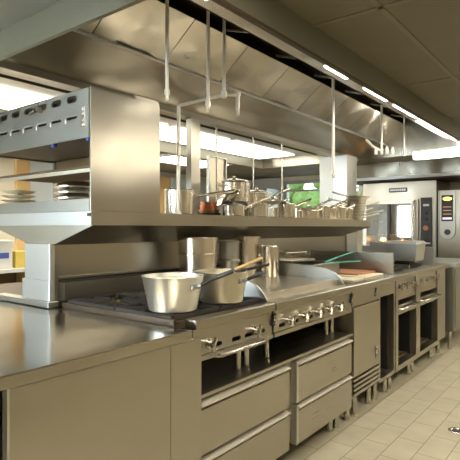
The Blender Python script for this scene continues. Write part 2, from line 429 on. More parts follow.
# rack
r_ = MB()
r_.box(sx0+.012, sx1-.012, sy0+.004, sy0+.016, 1.562, 1.580)
r_.build('rack_bar', M['alu_dull'], SL)
r_ = MB()
for k in range(58): r_.tube([(sx0+.03+k*.0162, sy0+.012, 1.592), (sx0+.03+k*.0162, sy1-.03, 1.592)], .003, 6)
r_.box(sx0+.02, sx1-.02, sy0+.008, sy0+.014, 1.586, 1.590).box(sx0+.02, sx1-.02, sy1-.03, sy1-.024, 1.586, 1.590)
r_.build('wire_rack', M['brown_in'], SL)
MB().box(sx0+.012, sx1-.012, sy0, sy0+.012, sz0, 1.437).build('sill', M['grey'], SL)
MB().box(sx0+.012, sx1-.012, sy0+.012, sy1, sz0, sz0+.012).build('drip_tray', M['steel_x'], SL)
MB().box(sx0+.012, sx1-.012, sy1-.01, sy1, 1.64, 1.80).build('rear_baffle', M['brown_in'], SL)
for x in (-1.93, -2.22): MB().cyl((x, sy0+.006, 1.718), (x, sy0+.03, 1.718), .012).build('pilot_knob', M['blue'], SL, 40)

# ---------------------------------------------------------------- near end counter
ct = tag(MB().box(-3.45, -1.292, .05, 1.425, .862, .900, .004).build('steel_worktop', M['top']), 'wide smooth stainless worktop at the near end of the island', 'worktop')
cc = thing('end_cabinet', 'plain stainless cabinet under the near worktop, flat front panel', 'cabinet', (-2.3, .8, 0))
MB().box(-3.40, -1.325, .70, 1.40, .12, .86).build('body', M['steel'], cc)
MB().box(-1.325, -1.302, .692, 1.315, .12, .858, .002).build('front_panel', M['steel'], cc)
MB().box(-1.325, -1.302, 1.317, 1.492, .12, .858, .003).build('corner_panel', M['steel'], cc)
MB().box(-1.325, -1.300, .684, .691, .12, .86).build('edge_strip', M['pale'], cc)
for x in (-1.40, -3.3):
    for y in (.75, 1.33): MB().cyl((x, y, 0), (x, y, .12), .022).build('leg', M['chrome'], cc, 40)
c2 = thing('open_cabinet', 'grey open-fronted steel cabinet under the near worktop, left of the flat panel', 'cabinet', (-2.3, .35, 0))
MB().box(-3.40, -1.335, .665, .683, .12, .86).box(-3.40, -1.335, .07, .088, .12, .86).box(-3.40, -1.335, .088, .665, .12, .14).box(-3.40, -1.335, .088, .665, .84, .86).box(-3.42, -3.40, .07, .683, .12, .86).build('carcass', M['grey'], c2)
MB().box(-3.38, -1.36, .09, .664, .48, .495).build('shelf', M['grey'], c2)
for x in (-1.40, -3.3):
    for y in (.12, .62): MB().cyl((x, y, 0), (x, y, .12), .022).build('leg', M['chrome'], c2, 40)

# ---------------------------------------------------------------- ranges on the front line
def knob(mb_parent, y, z=.806, x=-1.358, mat=None, r=.020):
    k = MB()
    k.cyl((x, y, z), (x+.012, y, z), r*1.15, 18); k.cyl((x+.012, y, z), (x+.030, y, z), r*.85, 18)
    k.bar((x+.034, y+.012, z+.028), (x+.034, y-.012, z-.028), .012, .012)
    return k.build('knob', mat or M['chrome'], mb_parent, 40)
def range_front(t, y0, y1, knobs, slots, top=.92):
    MB().prism([(-1.40, top), (-1.345, top), (-1.338, top-.004), (-1.338, top-.036), (-1.345, top-.040), (-1.40, top-.040)], y0, y1).build('bullnose_rail', M['steel_y'], t)
    cut = MB()
    for s in slots:
        pts = []
        for k in range(7): a = -PI/2+PI*k/6; pts.append((s+.025+.010*math.cos(a), .792+.010*math.sin(a)))
        for k in range(7): a = PI/2+PI*k/6; pts.append((s-.025+.010*math.cos(a), .792+.010*math.sin(a)))
        cut.prism(pts, -1.40, -1.30, 'x')
    MB().box(-1.366, -1.358, y0+.003, y1-.003, .765, top-.040).build('control_panel', M['steel_y'], t, cut=cut)
    MB().box(-1.42, -1.41, y0, y1, .765, top-.04).build('inner_panel', M['black'], t)
    MB().box(-1.40, -1.350, y0+.003, y1-.003, .742, .763, .003).build('drip_rail', M['steel_y'], t)
    for k in knobs: knob(t, k)

bt = thing('burner_range', 'open-burner range with black grates beside the near worktop', 'range', (-1.75, 1.8, .6))
range_front(bt, 1.50, 2.10, (1.60, 1.94), (1.66, 1.80, 1.90, 2.00))
MB().box(-2.18, -1.40, 1.435, 2.098, .885, .905).build('drip_pan', M['dark_brown'], bt)
MB().box(-2.18, -1.42, 1.50, 2.098, .745, .882).build('body', M['grey'], bt)
MB().box(-1.46, -1.40, 1.435, 2.098, .905, .918).box(-2.18, -1.40, 1.432, 1.45, .905, .925).build('surround', M['dark_brown'], bt)
for i, (cx_, cy_) in enumerate([(-1.60, 1.60), (-1.60, 1.92), (-1.97, 1.60), (-1.97, 1.92)]):
    g = MB()
    w_, d_ = .15, .175
    for sgn in (-1, 1):
        g.bar((cx_+sgn*d_, cy_-w_, .930), (cx_+sgn*d_, cy_+w_, .930), .014, .018)
        g.bar((cx_-d_, cy_+sgn*w_, .930), (cx_+d_, cy_+sgn*w_, .930), .014, .018)
    for k in range(8):
        a = k*PI/4
        q = Vector((cx_+d_*max(-1, min(1, 1.42*math.cos(a))), cy_+w_*max(-1, min(1, 1.42*math.sin(a))), .932))
        g.bar((cx_+.04*math.cos(a), cy_+.04*math.sin(a), .936), q, .011, .016)
    for sx in (-1, 1):
        for sy in (-1, 1): g.box(cx_+sx*d_-.007, cx_+sx*d_+.007, cy_+sy*w_-.007, cy_+sy*w_+.007, .905, .93)
    g.build('burner_grate', M['cast'], bt)
    MB().lathe([(0, .918), (.035, .918), (.045, .912), (.045, .905)], (cx_, cy_, 0), 20).build('burner_head', M['cast'], bt, 40)
cr = MB(); cr2 = MB()
for i in range(110):
    x, y = random.uniform(-2.15, -1.5), random.uniform(1.47, 2.05)
    r = random.uniform(.004, .012); bmesh.ops.create_icosphere((cr if i % 2 else cr2).bm, subdivisions=1, radius=r, matrix=Matrix.Translation((x, y, .908)) @ Matrix.Diagonal((1.6, 1, .5, 1)))
for nm, q, mt in (('burnt_crumbs', cr, M['crumb']), ('food_crumbs', cr2, M['grease'])):
    o = q.build(nm, mt); o['kind'] = 'stuff'
    tag(o, 'dark burnt crumbs scattered under the burner grates' if nm[0] == 'b' else 'golden spilled crumbs scattered under the burner grates', 'crumbs')
MB().tube([(-1.335, 1.62, .752), (-1.318, 1.64, .752), (-1.318, 1.97, .752), (-1.335, 1.99, .752)], .009, 10).build('towel_bar', M['chrome'], bt, 50)
for y in (1.93, 2.00): MB().cyl((-1.45, y, .606), (-1.45, y, .745), .016).build('leg', M['chrome'], bt, 40)
for y in (1.55,): MB().cyl((-2.1, y, .606), (-2.1, y, .745), .016).build('leg', M['chrome'], bt, 40)
def clamp(y, label, z=.835):
    t = thing('gas_valve_tag', label, 'bracket', (-1.335, y, z))
    MB().prism([(y-.016, z-.03), (y+.004, z-.03), (y+.016, z+.03), (y-.004, z+.03)], -1.358, -1.345, 'x').build('plate', M['black'], t)
    s = MB()
    for k in (-.016, 0, .016): s.lathe([(0, .005), (.005, .003), (.006, 0)], (-1.345, y+k*.3, z+k), 10, Matrix.Rotation(PI/2, 3, 'Y'))
    s.build('screws', M['chrome'], t, 40)
clamp(2.105, 'small black bracket joining the burner range and the griddle')
clamp(3.055, 'small black bracket at the right end of the griddle front')
clamp(3.47, 'small black bracket above the latch of the cabinet door')

gd = thing('griddle', 'flat stainless griddle with knob row in middle of the cooking line', 'griddle', (-1.75, 2.6, .6))
range_front(gd, 2.112, 3.065, (2.26, 2.42, 2.58, 2.72, 2.86), (2.20, 2.34, 2.50, 2.65, 2.79, 2.93))
MB().box(-2.18, -1.445, 2.135, 3.045, .905, .955, .004).build('griddle_plate', M['plate'], gd)
MB().box(-1.445, -1.40, 2.135, 3.045, .905, .918).build('grease_gutter', M['steel_y'], gd)
MB().box(-2.18, -1.42, 2.115, 3.06, .745, .905).build('body', M['grey'], gd)
def guard(y, name, mat, xf=-1.40, zt=1.045, xr=-2.18):
    pts = [(xr, .90), (xf, .90), (xf, .925), (xf-.03, .965), (xf-.07, 1.0), (xf-.13, 1.022), (xf-.22, 1.035), (xf-.40, zt), (xr, zt)]
    return MB().prism(pts, y, y+.012).build(name, mat, gd)
guard(2.118, 'splash_guard', M['grey'], zt=1.012); guard(3.048, 'splash_guard', M['grey'])
for y in (2.98, 2.90, 2.20): MB().cyl((-1.46, y, .606), (-1.46, y, .745), .016).build('leg', M['chrome'], gd, 40)
MB().box(-1.60, -1.42, 2.30, 2.55, .725, .742).build('grease_drawer', M['grey'], gd)

# refrigerated drawers beneath
cbz = thing('drawer_base', 'low stainless drawer base with four wide drawers under the range and griddle', 'drawer base', (-1.75, 2.3, 0))
MB().box(-2.15, -1.375, 1.50, 3.055, .135, .602, .003).build('body', M['steel_y'], cbz)
MB().box(-1.375, -1.345, 1.50, 3.06, .588, .604, .003).build('top_edge', M['steel_y'], cbz)
for (a, c) in ((1.515, 2.245), (2.325, 3.035)):
    for (z0, z1) in ((.352, .578), (.125, .340)):
        dr = MB().box(-1.375, -1.340, a+.012, c-.004, z0, z1-.035, .003).build('drawer', M['steel_y'], cbz)
        MB().prism([(-1.375, z1-.002), (-1.330, z1-.014), (-1.328, z1-.020), (-1.332, z1-.022), (-1.375, z1-.010)], a+.012, c-.004).build('pull_lip', M['satin'], dr)
        MB().box(-1.375, -1.338, a-.012, a+.010, z0, z1).build('gasket', M['pale'], dr)
        MB().box(-1.374, -1.362, a+.012, c-.004, z1-.034, z1-.012).build('finger_recess', M['steel_y'], dr)
for y in (1.62, 2.20, 2.87, 2.96):
    MB().cyl((-1.42, y, 0), (-1.42, y, .135), .021).build('leg', M['chrome'], cbz, 40)
for y in (1.62, 2.9): MB().cyl((-2.05, y, 0), (-2.05, y, .135), .021).build('leg', M['chrome'], cbz, 40)

# far half of the line: fridge cabinet, open cabinet, two ovens
rail = lambda t, y0, y1, mat='steel_y': MB().prism([(-1.40, .918), (-1.345, .918), (-1.338, .914), (-1.338, .884), (-1.345, .880), (-1.40, .880)], y0, y1).build('bullnose_rail', M[mat], t)
fc = thing('fridge_cabinet', 'stainless undercounter cabinet with one latched door and bottom louvres', 'cabinet', (-1.75, 3.3, 0))
rail(fc, 3.067, 3.54)
MB().box(-2.18, -1.372, 3.067, 3.54, .15, .880).build('body', M['steel'], fc)
MB().box(-1.372, -1.352, 3.069, 3.538, .775, .878).build('fascia', M['steel_y'], fc)
dd = MB().box(-1.372, -1.342, 3.075, 3.532, .305, .765, .004).build('door', M['steel'], fc)
MB().box(-1.342, -1.336, 3.44, 3.475, .36, .45, .002).cyl((-1.336, 3.457, .43), (-1.318, 3.457, .43), .009).cyl((-1.336, 3.457, .38), (-1.318, 3.457, .38), .009).box(-1.326, -1.316, 3.448, 3.466, .37, .44, .003).build('latch', M['chrome'], dd, 40)
MB().box(-1.343, -1.341, 3.445, 3.470, .395, .415).build('latch_inset', M['black'], dd)
lv = MB()
for k in range(4):
    z = .175+k*.032
    lv.prism([(-1.372, z), (-1.344, z), (-1.344, z+.018), (-1.372, z+.024)], 3.08, 3.53)
lv.build('louvre', M['steel_y'], fc)
for y in (3.13, 3.24, 3.50): MB().cyl((-1.42, y, 0), (-1.42, y, .15), .021).build('leg', M['chrome'], fc, 40)

oc = thing('open_cabinet', 'narrow open-fronted steel cabinet with dark inside, right of latched door', 'cabinet', (-1.75, 3.7, 0))
rail(oc, 3.542, 3.885)
MB().box(-2.18, -1.35, 3.543, 3.565, .15, .88).box(-2.18, -1.35, 3.855, 3.885, .15, .88).box(-2.18, -1.35, 3.565, 3.855, .15, .175).box(-2.18, -1.35, 3.565, 3.855, .785, .88).build('carcass', M['steel'], oc)
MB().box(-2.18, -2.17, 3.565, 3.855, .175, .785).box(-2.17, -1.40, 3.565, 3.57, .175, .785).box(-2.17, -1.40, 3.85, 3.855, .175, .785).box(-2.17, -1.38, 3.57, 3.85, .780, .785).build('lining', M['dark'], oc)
for y in (3.62, 3.83): MB().cyl((-1.42, y, 0), (-1.42, y, .15), .021).build('leg', M['chrome'], oc, 40)
tag(MB().lathe([(0, 0), (.07, 0), (.085, .05), (.088, .05), (.072, -.003), (0, -.003)], (-1.55, 3.71, .179), 28).build('steel_bowl', M['pot'], None, 40), 'small steel bowl on the floor of the narrow open cabinet', 'bowl')

def oven(y0, y1, label):
    t = thing('oven_range', label, 'oven', (-1.75, (y0+y1)/2, 0))
    rail(t, y0, y1)
    MB().box(-2.18, -1.345, y0, y0+.055, .15, .88).box(-2.18, -1.345, y1-.055, y1, .15, .88)\
        .box(-2.18, -1.345, y0+.055, y1-.055, .15, .19).box(-2.18, -1.345, y0+.055, y1-.055, .60, .645).build('frame', M['steel'], t)
    MB().box(-2.18, -1.36, y0+.055, y1-.055, .745, .88).build('control_panel', M['steel_y'], t)
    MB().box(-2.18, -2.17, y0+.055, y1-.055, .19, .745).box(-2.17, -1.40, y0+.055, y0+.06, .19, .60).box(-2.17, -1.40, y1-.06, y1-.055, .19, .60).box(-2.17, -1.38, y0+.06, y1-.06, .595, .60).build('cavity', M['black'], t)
    MB().box(-1.37, -1.355, y0+.055, y1-.055, .715, .745).build('upper_door_edge', M['steel_y'], t)
    n = MB().box(-1.70, -1.38, y0+.06, y1-.06, .645, .66).build('broiler_tray', M['grey'], t)
    MB().tube([(-1.345, y0+.06, .645), (-1.312, y0+.075, .645), (-1.312, y1-.075, .645), (-1.345, y1-.06, .645)], .009, 8).build('handle_bar', M['chrome'], t, 50)
    MB().box(-2.1, -1.42, y0+.07, y1-.07, .195, .205).build('floor_plate', M['brown_in'], t)
    for k in range(4): knob(t, y0+.09+k*(y1-y0-.18)/3, z=.825, x=-1.358, r=.017)
    for y in (y0+.04, y1-.04): MB().cyl((-1.42, y, 0), (-1.42, y, .15), .021).build('leg', M['chrome'], t, 40)
oven(3.888, 4.46, 'steel oven range with open dark cavity, nearer of the two beyond the narrow cabinet')
oven(4.463, 5.13, 'steel oven range with open dark cavity, farther of the two')
ec = thing('end_cabinet', 'slim plain grey cabinet at the far end of the cooking line', 'cabinet', (-1.75, 5.3, 0))
rail(ec, 5.133, 5.50)
MB().box(-2.18, -1.355, 5.133, 5.40, .17, .88).build('body', M['grey'], ec)
MB().box(-2.18, -1.40, 5.133, 5.50, .88, .918).build('top', M['steel_x'], ec)
for y in (5.17, 5.36): MB().cyl((-1.42, y, 0), (-1.42, y, .17), .021).build('leg', M['chrome'], ec, 40)
gc = thing('side_cabinet', 'blue-grey steel cabinet with bright top beyond the cooking line', 'cabinet', (-1.3, 5.9, 0))
MB().box(-2.1, -1.28, 5.53, 6.55, .885, .925, .004).build('top', M['pale'], gc)
MB().box(-2.05, -1.31, 5.56, 6.5, .2, .885).build('body', M['grey'], gc)
MB().box(-1.31, -1.298, 5.60, 5.98, .23, .86, .003).box(-1.31, -1.298, 6.0, 6.47, .23, .86, .003).build('door', M['grey'], gc)
for y in (5.6, 6.4): MB().cyl((-1.36, y, 0), (-1.36, y, .2), .021).build('leg', M['chrome'], gc, 40)

# tops beyond the griddle
wt = thing('prep_top', 'flat stainless top with raised divider between griddle and far burners', 'worktop', (-1.8, 3.5, .88))
MB().box(-2.18, -1.40, 3.067, 4.06, .882, .918).build('top', M['top'], wt)
MB().box(-2.18, -1.415, 4.028, 4.042, .918, 1.095, .002).build('divider', M['steel'], wt)
cb4 = thing('grill_top', 'steel top with two dark sunken grates at far end of line', 'grill', (-1.8, 4.6, .88))
MB().box(-2.18, -1.40, 4.062, 5.13, .882, .918).build('top', M['steel_y'], cb4)
MB().box(-2.18, -1.415, 5.215, 5.229, .918, 1.108, .002).build('side_guard', M['pale'], cb4)
for (a, c) in ((4.12, 4.52), (4.66, 5.08)):
    g = MB().box(-2.1, -1.50, a, c, .918, .924)
    for k in range(13): g.box(-2.1, -1.50, a+.012+k*(c-a-.03)/12, a+.020+k*(c-a-.03)/12, .924, .946)
    g.box(-1.51, -1.50, a, c, .918, .95)
    g.build('grate', M['cast'], cb4)
    MB().box(-2.12, -1.48, a-.03, a-.004, .918, .955).build('grate_surround', M['steel_y'], cb4)
# steel pan with lid, on the grates
hp = thing('lidded_pan', 'tilted deep rectangular steel pan with lid on the far grates', 'pan', (-1.78, 4.75, .95))
def taper_box(mb, xc, yc, z0, z1, wx0, wy0, wx1, wy1):
    A = [mb.bm.verts.new((xc+i*wx0/2, yc+j*wy0/2, z0)) for i, j in ((-1,-1), (1,-1), (1,1), (-1,1))]
    B = [mb.bm.verts.new((xc+i*wx1/2, yc+j*wy1/2, z1)) for i, j in ((-1,-1), (1,-1), (1,1), (-1,1))]
    mb.bm.faces.new(A[::-1]); mb.bm.faces.new(B)
    for i in range(4): mb.bm.faces.new([A[i], A[(i+1) % 4], B[(i+1) % 4], B[i]])
q = MB(); taper_box(q, -1.585, 4.85, .985, 1.145, .27, .26, .30, .29); q.build('pan_body', M['pale'], hp)
MB().box(-1.725, -1.395, 4.69, 5.01, 1.145, 1.155, .002).build('rim', M['pale'], hp)
q = MB(); taper_box(q, -1.585, 4.85, 1.155, 1.176, .31, .29, .27, .25); q.build('lid', M['pale'], hp)
MB().tube([(-1.60, 4.85, 1.176), (-1.59, 4.85, 1.194), (-1.53, 4.85, 1.194), (-1.52, 4.85, 1.176)], .006, 8).build('lid_handle', M['handle'], hp, 50)
MB().box(-1.66, -1.52, 4.77, 4.93, .9465, .985).build('trivet', M['cast'], hp)

# food boards, basket, tongs on the flat top
tag(MB().box(-1.80, -1.46, 3.55, 3.93, .919, .931, .004).build('cutting_board', M['cream_board']), 'cream cutting board under the terracotta one beside the divider', 'cutting board')
tag(MB().box(-1.84, -1.54, 3.60, 3.97, .932, .946, .004).build('cutting_board', M['red']), 'terracotta cutting board on top of the cream board', 'cutting board')
tag(MB().box(-1.70, -1.45, 3.30, 3.50, .919, .928, .003).build('cutting_board', M['cream_board']), 'small pale board lying nearest the griddle splash guard', 'cutting board')
fb = thing('steel_tray_box', 'open rectangular steel pan with rim behind the griddle guard', 'pan', (-1.95, 3.4, .92))
q = MB()
for (a, c, d_, e) in ((-2.16, -1.70, 3.16, 3.17), (-2.16, -1.70, 3.60, 3.61), (-2.16, -2.15, 3.17, 3.60), (-1.71, -1.70, 3.17, 3.60)): q.box(a, c, d_, e, .92, 1.028)
q.box(-2.16, -1.70, 3.16, 3.61, .9185, .92)
q.build('pan_body', M['grey'], fb)
q = MB()
for (a, c, d_, e) in ((-2.18, -1.685, 3.145, 3.17), (-2.18, -1.685, 3.60, 3.625), (-2.18, -2.15, 3.17, 3.60), (-1.71, -1.685, 3.17, 3.60)): q.box(a, c, d_, e, 1.028, 1.034)
q.build('rim', M['pale'], fb)
tag(MB().box(-2.15, -1.90, 3.20, 3.58, 1.0345, 1.052, .004).build('tray_cover', M['steel_x']), 'flat steel lid half covering the rectangular pan', 'lid')
tn = thing('serving_tongs', 'teal-handled tongs lying open across the rectangular pan', 'tongs', (-1.72, 3.45, 1.04))
MB().bar((-1.71, 3.36, 1.042), (-1.74, 4.0, 1.100), .016, .006).build('arm', M['teal'], tn)
MB().bar((-1.71, 3.36, 1.036), (-1.60, 3.78, 1.032), .016, .006).build('arm', M['teal'], tn)
MB().lathe([(0, .01), (.014, .006), (.016, 0), (0, -.004)], (-1.71, 3.36, 1.039), 14).build('pivot', M['handle'], tn, 40)
bk = thing('fryer_basket', 'wire basket with handle lying at the back right of the griddle', 'basket', (-2.0, 3.0, .96))
q = MB()
bx0, bx1, by0, by1, bz0, bz1 = -2.14, -1.90, 2.98, 3.04, .957, 1.05
bx0, bx1, by0, by1 = -2.15, -1.93, 3.17, 3.50
bz0, bz1 = 1.0535, 1.11
for k in range(12): x = bx0+(bx1-bx0)*k/11; q.tube([(x, by0, bz1), (x, by0, bz0), (x, by1, bz0), (x, by1, bz1)], .0018, 5)
for k in range(12): y = by0+(by1-by0)*k/11; q.tube([(bx0, y, bz1), (bx0, y, bz0), (bx1, y, bz0), (bx1, y, bz1)], .0018, 5)
q.build('mesh', M['alu_dull'], bk)
MB().tube([(bx0, by0, bz1), (bx1, by0, bz1), (bx1, by1, bz1), (bx0, by1, bz1), (bx0, by0, bz1)], .004, 6).build('rim_wire', M['alu_dull'], bk)
MB().tube([(-2.04, by0, bz1), (-2.03, 2.97, 1.10), (-2.02, 2.90, 1.10)], .006, 6).build('basket_handle', M['alu_dull'], bk)

# steel splash box with outlet beyond line
bx = thing('outlet_box', 'white-lit steel service box with socket beyond shelf end', 'box', (-2.0, 5.5, .92))
MB().box(-2.17, -1.86, 5.40, 5.49, .919, 1.14, .003).build('casing', M['pale'], bx)
MB().box(-2.15, -2.09, 5.396, 5.40, 1.03, 1.10, .001).build('socket', M['handle'], bx)

# ---------------------------------------------------------------- pots
def pan_shell(R, r, h, t=.004):
    return [(0, 0), (r*.92, 0), (r, .006), (R, h-.006), (R+.004, h-.002), (R+.003, h), (R-t, h), (r-t, .010), (r*.88, .006), (0, .006)]
def saucepan(name, label, cat, x, y, z, R, h, r=None, mat='pot', hdl=None, hmat='pot', group=None, tilt=0, rise=.25, hl=.2, loop=False):
    r = r or R*.95
    t = thing(name, label, cat, (x, y, z), group)
    MB().lathe(pan_shell(R, r, h), (x, y, z)).build('pan_body', M[mat], t, 35)
    if hdl is not None:
        a = math.radians(hdl); d = Vector((math.cos(a), math.sin(a), 0)); c = Vector((x, y, z+h*.72))
        n = Vector((-d.y, d.x, 0))
        Rz = r+(R-r)*.72
        MB().bar(c+d*(Rz-.002)+n*.03, c+d*(Rz-.002)-n*.03, .012, .022).bar(c+d*(Rz), c+d*(Rz+.03)+Vector((0, 0, .01)), .018, .010).cyl(c+d*(Rz+.003)+n*.02, c+d*(Rz+.009)+n*.02, .006, 8).cyl(c+d*(Rz+.003)-n*.02, c+d*(Rz+.009)-n*.02, .006, 8).build('handle_bracket', M['grey' if mat[:3] == 'alu' else mat], t, 30)
        p = [c+d*(Rz+.02)+Vector((0, 0, .006)), c+d*(Rz+.02+hl*.35)+Vector((0, 0, rise*hl*.5)), c+d*(Rz+.02+hl)+Vector((0, 0, rise*hl+.006))]
        MB().tube(p, .0075, 8, True, .010).build('handle', M[hmat], t, 50)
    if loop:
        q = MB()
        for s in (-1, 1):
            q.tube([(x+s*.03*0-.03, y+s*R, z+h*.8), (x-.025, y+s*(R+.03), z+h*.8), (x+.025, y+s*(R+.03), z+h*.8), (x+.03, y+s*R, z+h*.8)], .005, 6)
        q.build('loop_handles', M[mat], t, 50)
    return t
ZB = .941
saucepan('saucepan', 'large aluminium saucepan on front burner nearest the steel worktop', 'saucepan', -1.515, 1.545, ZB, .134, .152, .105, 'alu', 5, 'handle', 'big aluminium saucepans on the burners', rise=.42, hl=.17)
saucepan('saucepan', 'large dull aluminium saucepan on burner beside griddle, wooden spoon in it', 'saucepan', -1.50, 1.865, ZB, .128, .150, .105, 'alu_dull', 5, 'handle', 'big aluminium saucepans on the burners', rise=.42, hl=.10)
for (x, y, lab, z) in ((-1.515, 1.545, 'pale simmering liquid inside the saucepan nearest the steel worktop', ZB+.135), (-1.50, 1.885, 'pale simmering liquid inside the dull saucepan beside griddle', ZB+.120)):
    o = tag(MB().lathe([(0, 0), (.118, 0), (.118, -.01), (0, -.01)], (x, y, z), 32).build('soup', M['cream_board'], None, 30), lab, 'soup')
    o['kind'] = 'stuff'
sp = thing('wooden_spoon', 'wooden spoon leaning over the rim of the dull saucepan', 'spoon', (-1.45, 1.95, 1.09))
MB().tube([(-1.50, 1.90, 1.075), (-1.42, 2.10, 1.145)], .008, 8).build('shaft', M['wood'], sp, 50)
MB().lathe([(0, .006), (.02, .004), (.024, 0), (.02, -.004), (0, -.006)], (-1.515, 1.865, 1.072), 16).build('bowl', M['wood'], sp, 50)
sp = thing('spatula', 'dark-handled spatula leaning over the dull saucepan beside the spoon', 'spatula', (-1.42, 1.95, 1.09))
MB().tube([(-1.47, 1.90, 1.078), (-1.37, 2.09, 1.115)], .008, 8).build('shaft', M['handle'], sp, 50)
MB().box(-1.52, -1.455, 1.83, 1.90, 1.070, 1.075, .001).build('blade', M['copper'], sp)

# containers at the back of the griddle
def inset_pot(x, y, z, R, H_, label, steps, mat='pot'):
    t = thing('stock_container', label, 'container', (x, y, z))
    prof = [(0, 0), (R*.80, 0)]
    zz = 0
    for i in range(steps):
        z0 = H_*i/steps; z1 = H_*(i+1)/steps
        rr = R*(.76+.10*(i+1)/steps)
        prof += [(rr, z0+.004), (rr, z1-.016), (rr+.018, z1-.014), (rr+.018, z1-.004)]
    prof += [(R-.002, H_-.004), (R, H_), (R-.006, H_), (R-.016, .01), (0, .01)]
    MB().lathe(prof, (x, y, z)).build('body', M[mat], t, 35)
    return t
inset_pot(-2.03, 2.29, .956, .128, .285, 'wide stepped steel container at the back left of the griddle', 3)
inset_pot(-2.06, 2.86, .956, .092, .285, 'tall shiny steel container behind the steel cylinder', 1)
inset_pot(-2.07, 2.66, .956, .075, .255, 'dim grey steel container left of the tall shiny one', 2, 'grey')
cy = tag(MB().lathe([(0, 0), (.062, 0), (.064, .004), (.064, .214), (.061, .218), (.059, .214), (.059, .01), (0, .01)], (-1.915, 2.93, .956)).build('steel_cylinder', M['pot'], None, 35), 'plain brushed steel utensil cylinder standing on the griddle', 'cylinder')

# ---------------------------------------------------------------- pans on the overshelf
ZS = 1.3785
saucepan('saucepan', 'tall saucepan on the shelf against the grill side', 'saucepan', -2.03, 2.12, ZS, .088, .150, .086, 'pot', 55, 'pot', rise=.16, hl=.24)
cp = thing('copper_pan_stack', 'small stack of copper-coloured pans on shelf beside the tall saucepan', 'pans', (-2.2, 2.62, ZS))
for k in range(4): MB().lathe([(0, 0), (.070-.006*k, 0), (.082-.006*k, .024), (.078-.006*k, .024), (0, .005)], (-2.20, 2.60, ZS+k*.026), 28).build('pan', M['copper' if k else 'dark_brown'], cp, 35)
saucepan('saucepan', 'small shallow saucepan on shelf, handle rising right over its neighbour', 'saucepan', -2.03, 2.66, ZS, .078, .078, .075, 'lid', 70, 'pot', rise=.38, hl=.20)
# upturned lids leaning behind
def tilted_lid(x, y, z, R, label, ang, az, mat='lid', name='pan_lid'):
    t = thing(name, label, 'lid', (x, y, z))
    m = Matrix.Rotation(math.radians(az), 3, 'Z') @ Matrix.Rotation(math.radians(ang), 3, 'Y')
    MB().lathe([(0, .022), (R*.4, .020), (R*.8, .010), (R, 0), (R, -.004), (R*.8, .006), (R*.4, .016), (0, .018)], (x, y, z), 36, m).build('cover', M[mat], t, 40)
    top = Vector((x, y, z))+m @ Vector((0, 0, .022))
    MB().lathe([(0, .022), (.012, .018), (.014, .010), (.006, .004), (.006, 0)], tuple(top), 14, m).build('lid_knob', M[mat], t, 40)
    return t
tilted_lid(-2.20, 2.80, ZS+.145, .105, 'bright lid tilted on the shelf behind the small shallow saucepan', 35, 250)
saucepan('saucepan', 'saucepan on the shelf beneath the raised stockpot', 'saucepan', -2.06, 2.97, ZS, .088, .100, .086, 'pot', 75, 'pot', rise=.30, hl=.22)
st = saucepan('stockpot', 'large steel stockpot standing high on a steel box above the saucepans', 'stockpot', -2.235, 2.93, 1.4902, .122, .150, .120, 'pot', None, loop=True)
bxx = tag(MB().box(-2.34, -2.16, 2.82, 3.04, ZS, 1.490, .004).build('steel_box', M['grey']), 'steel box on the shelf carrying the large stockpot', 'box')
tilted_lid(-2.235, 2.93, 1.646, .12, 'domed lid on top of the large stockpot', 0, 0)
sk = [(3.30, .070, .110, 'saucepan on shelf, second to the right of the raised stockpot', 80),
      (3.66, .085, .070, 'wide low saucepan under the bright domed lid on the shelf', 85),
      (3.92, .060, .115, 'little saucepan on shelf just right of the bright domed lid', 70),
      (4.06, .055, .105, 'little saucepan on shelf, middle of the far small pan row', 85),
      (4.24, .066, .115, 'small saucepan on shelf left of the bright square column', 80),
      (4.42, .060, .110, 'small saucepan on shelf beside the stacked frying pans', 85)]
for y, R, h, lab, hd_ in sk:
    saucepan('saucepan', lab, 'saucepan', -2.0, y, ZS, R, h, R*.97, 'pot', hd_, 'pot', 'small saucepans along the shelf', rise=.32, hl=.17)
for i, (y, R, h, lab) in enumerate([(3.16, .08, .195, 'tall narrow saucepan at back of shelf under the high flat lid'), (3.48, .075, .09, 'saucepan at back of shelf left of bright domed lid'), (3.84, .07, .10, 'saucepan at back of shelf right of bright domed lid'), (4.12, .07, .10, 'saucepan at back of shelf behind the far small pan row'), (4.36, .07, .09, 'saucepan at back of shelf left of stacked frying pans')]):
    saucepan('saucepan', lab, 'saucepan', -2.22, y+.05, ZS, R, h, R*.96, 'pot', 60-10*i, 'handle' if i == 1 else 'pot', 'saucepans at the back of the shelf', rise=.5, hl=.20)
tilted_lid(-2.0, 3.66, ZS+.076, .085, 'bright domed lid on the wide low saucepan', 0, 0)
tilted_lid(-2.02, 3.14, ZS+.120, .10, 'flat frying pan lid leaning right of raised stockpot', 5, 100, 'pot')
tilted_lid(-2.22, 3.21, ZS+.200, .12, 'wide flat lid lying high right of raised stockpot', 0, 100, 'pot')
for k in range(8):
    hz = [55, 35, 75, 95, 60, 225, 85, 240][k]
    t = saucepan('frying_pan', ['frying pan at the bottom of the stack on the shelf end', 'frying pan second from bottom of the stack on the shelf end', 'frying pan third from bottom of the stack on the shelf end',
                  'frying pan fourth from bottom of the stack on the shelf end', 'frying pan fifth from bottom of the stack on the shelf end', 'frying pan third from top of the stack on the shelf end', 'frying pan second from top of the stack on the shelf end', 'topmost frying pan of the stack on the shelf end'][k],
                 'frying pan', -2.02+.004*k, 4.62, ZS+.0295*k, .105, .034, .085, 'alu_dull', hz, 'alu_dull', 'frying pans stacked at the shelf end', rise=.22, hl=.17)
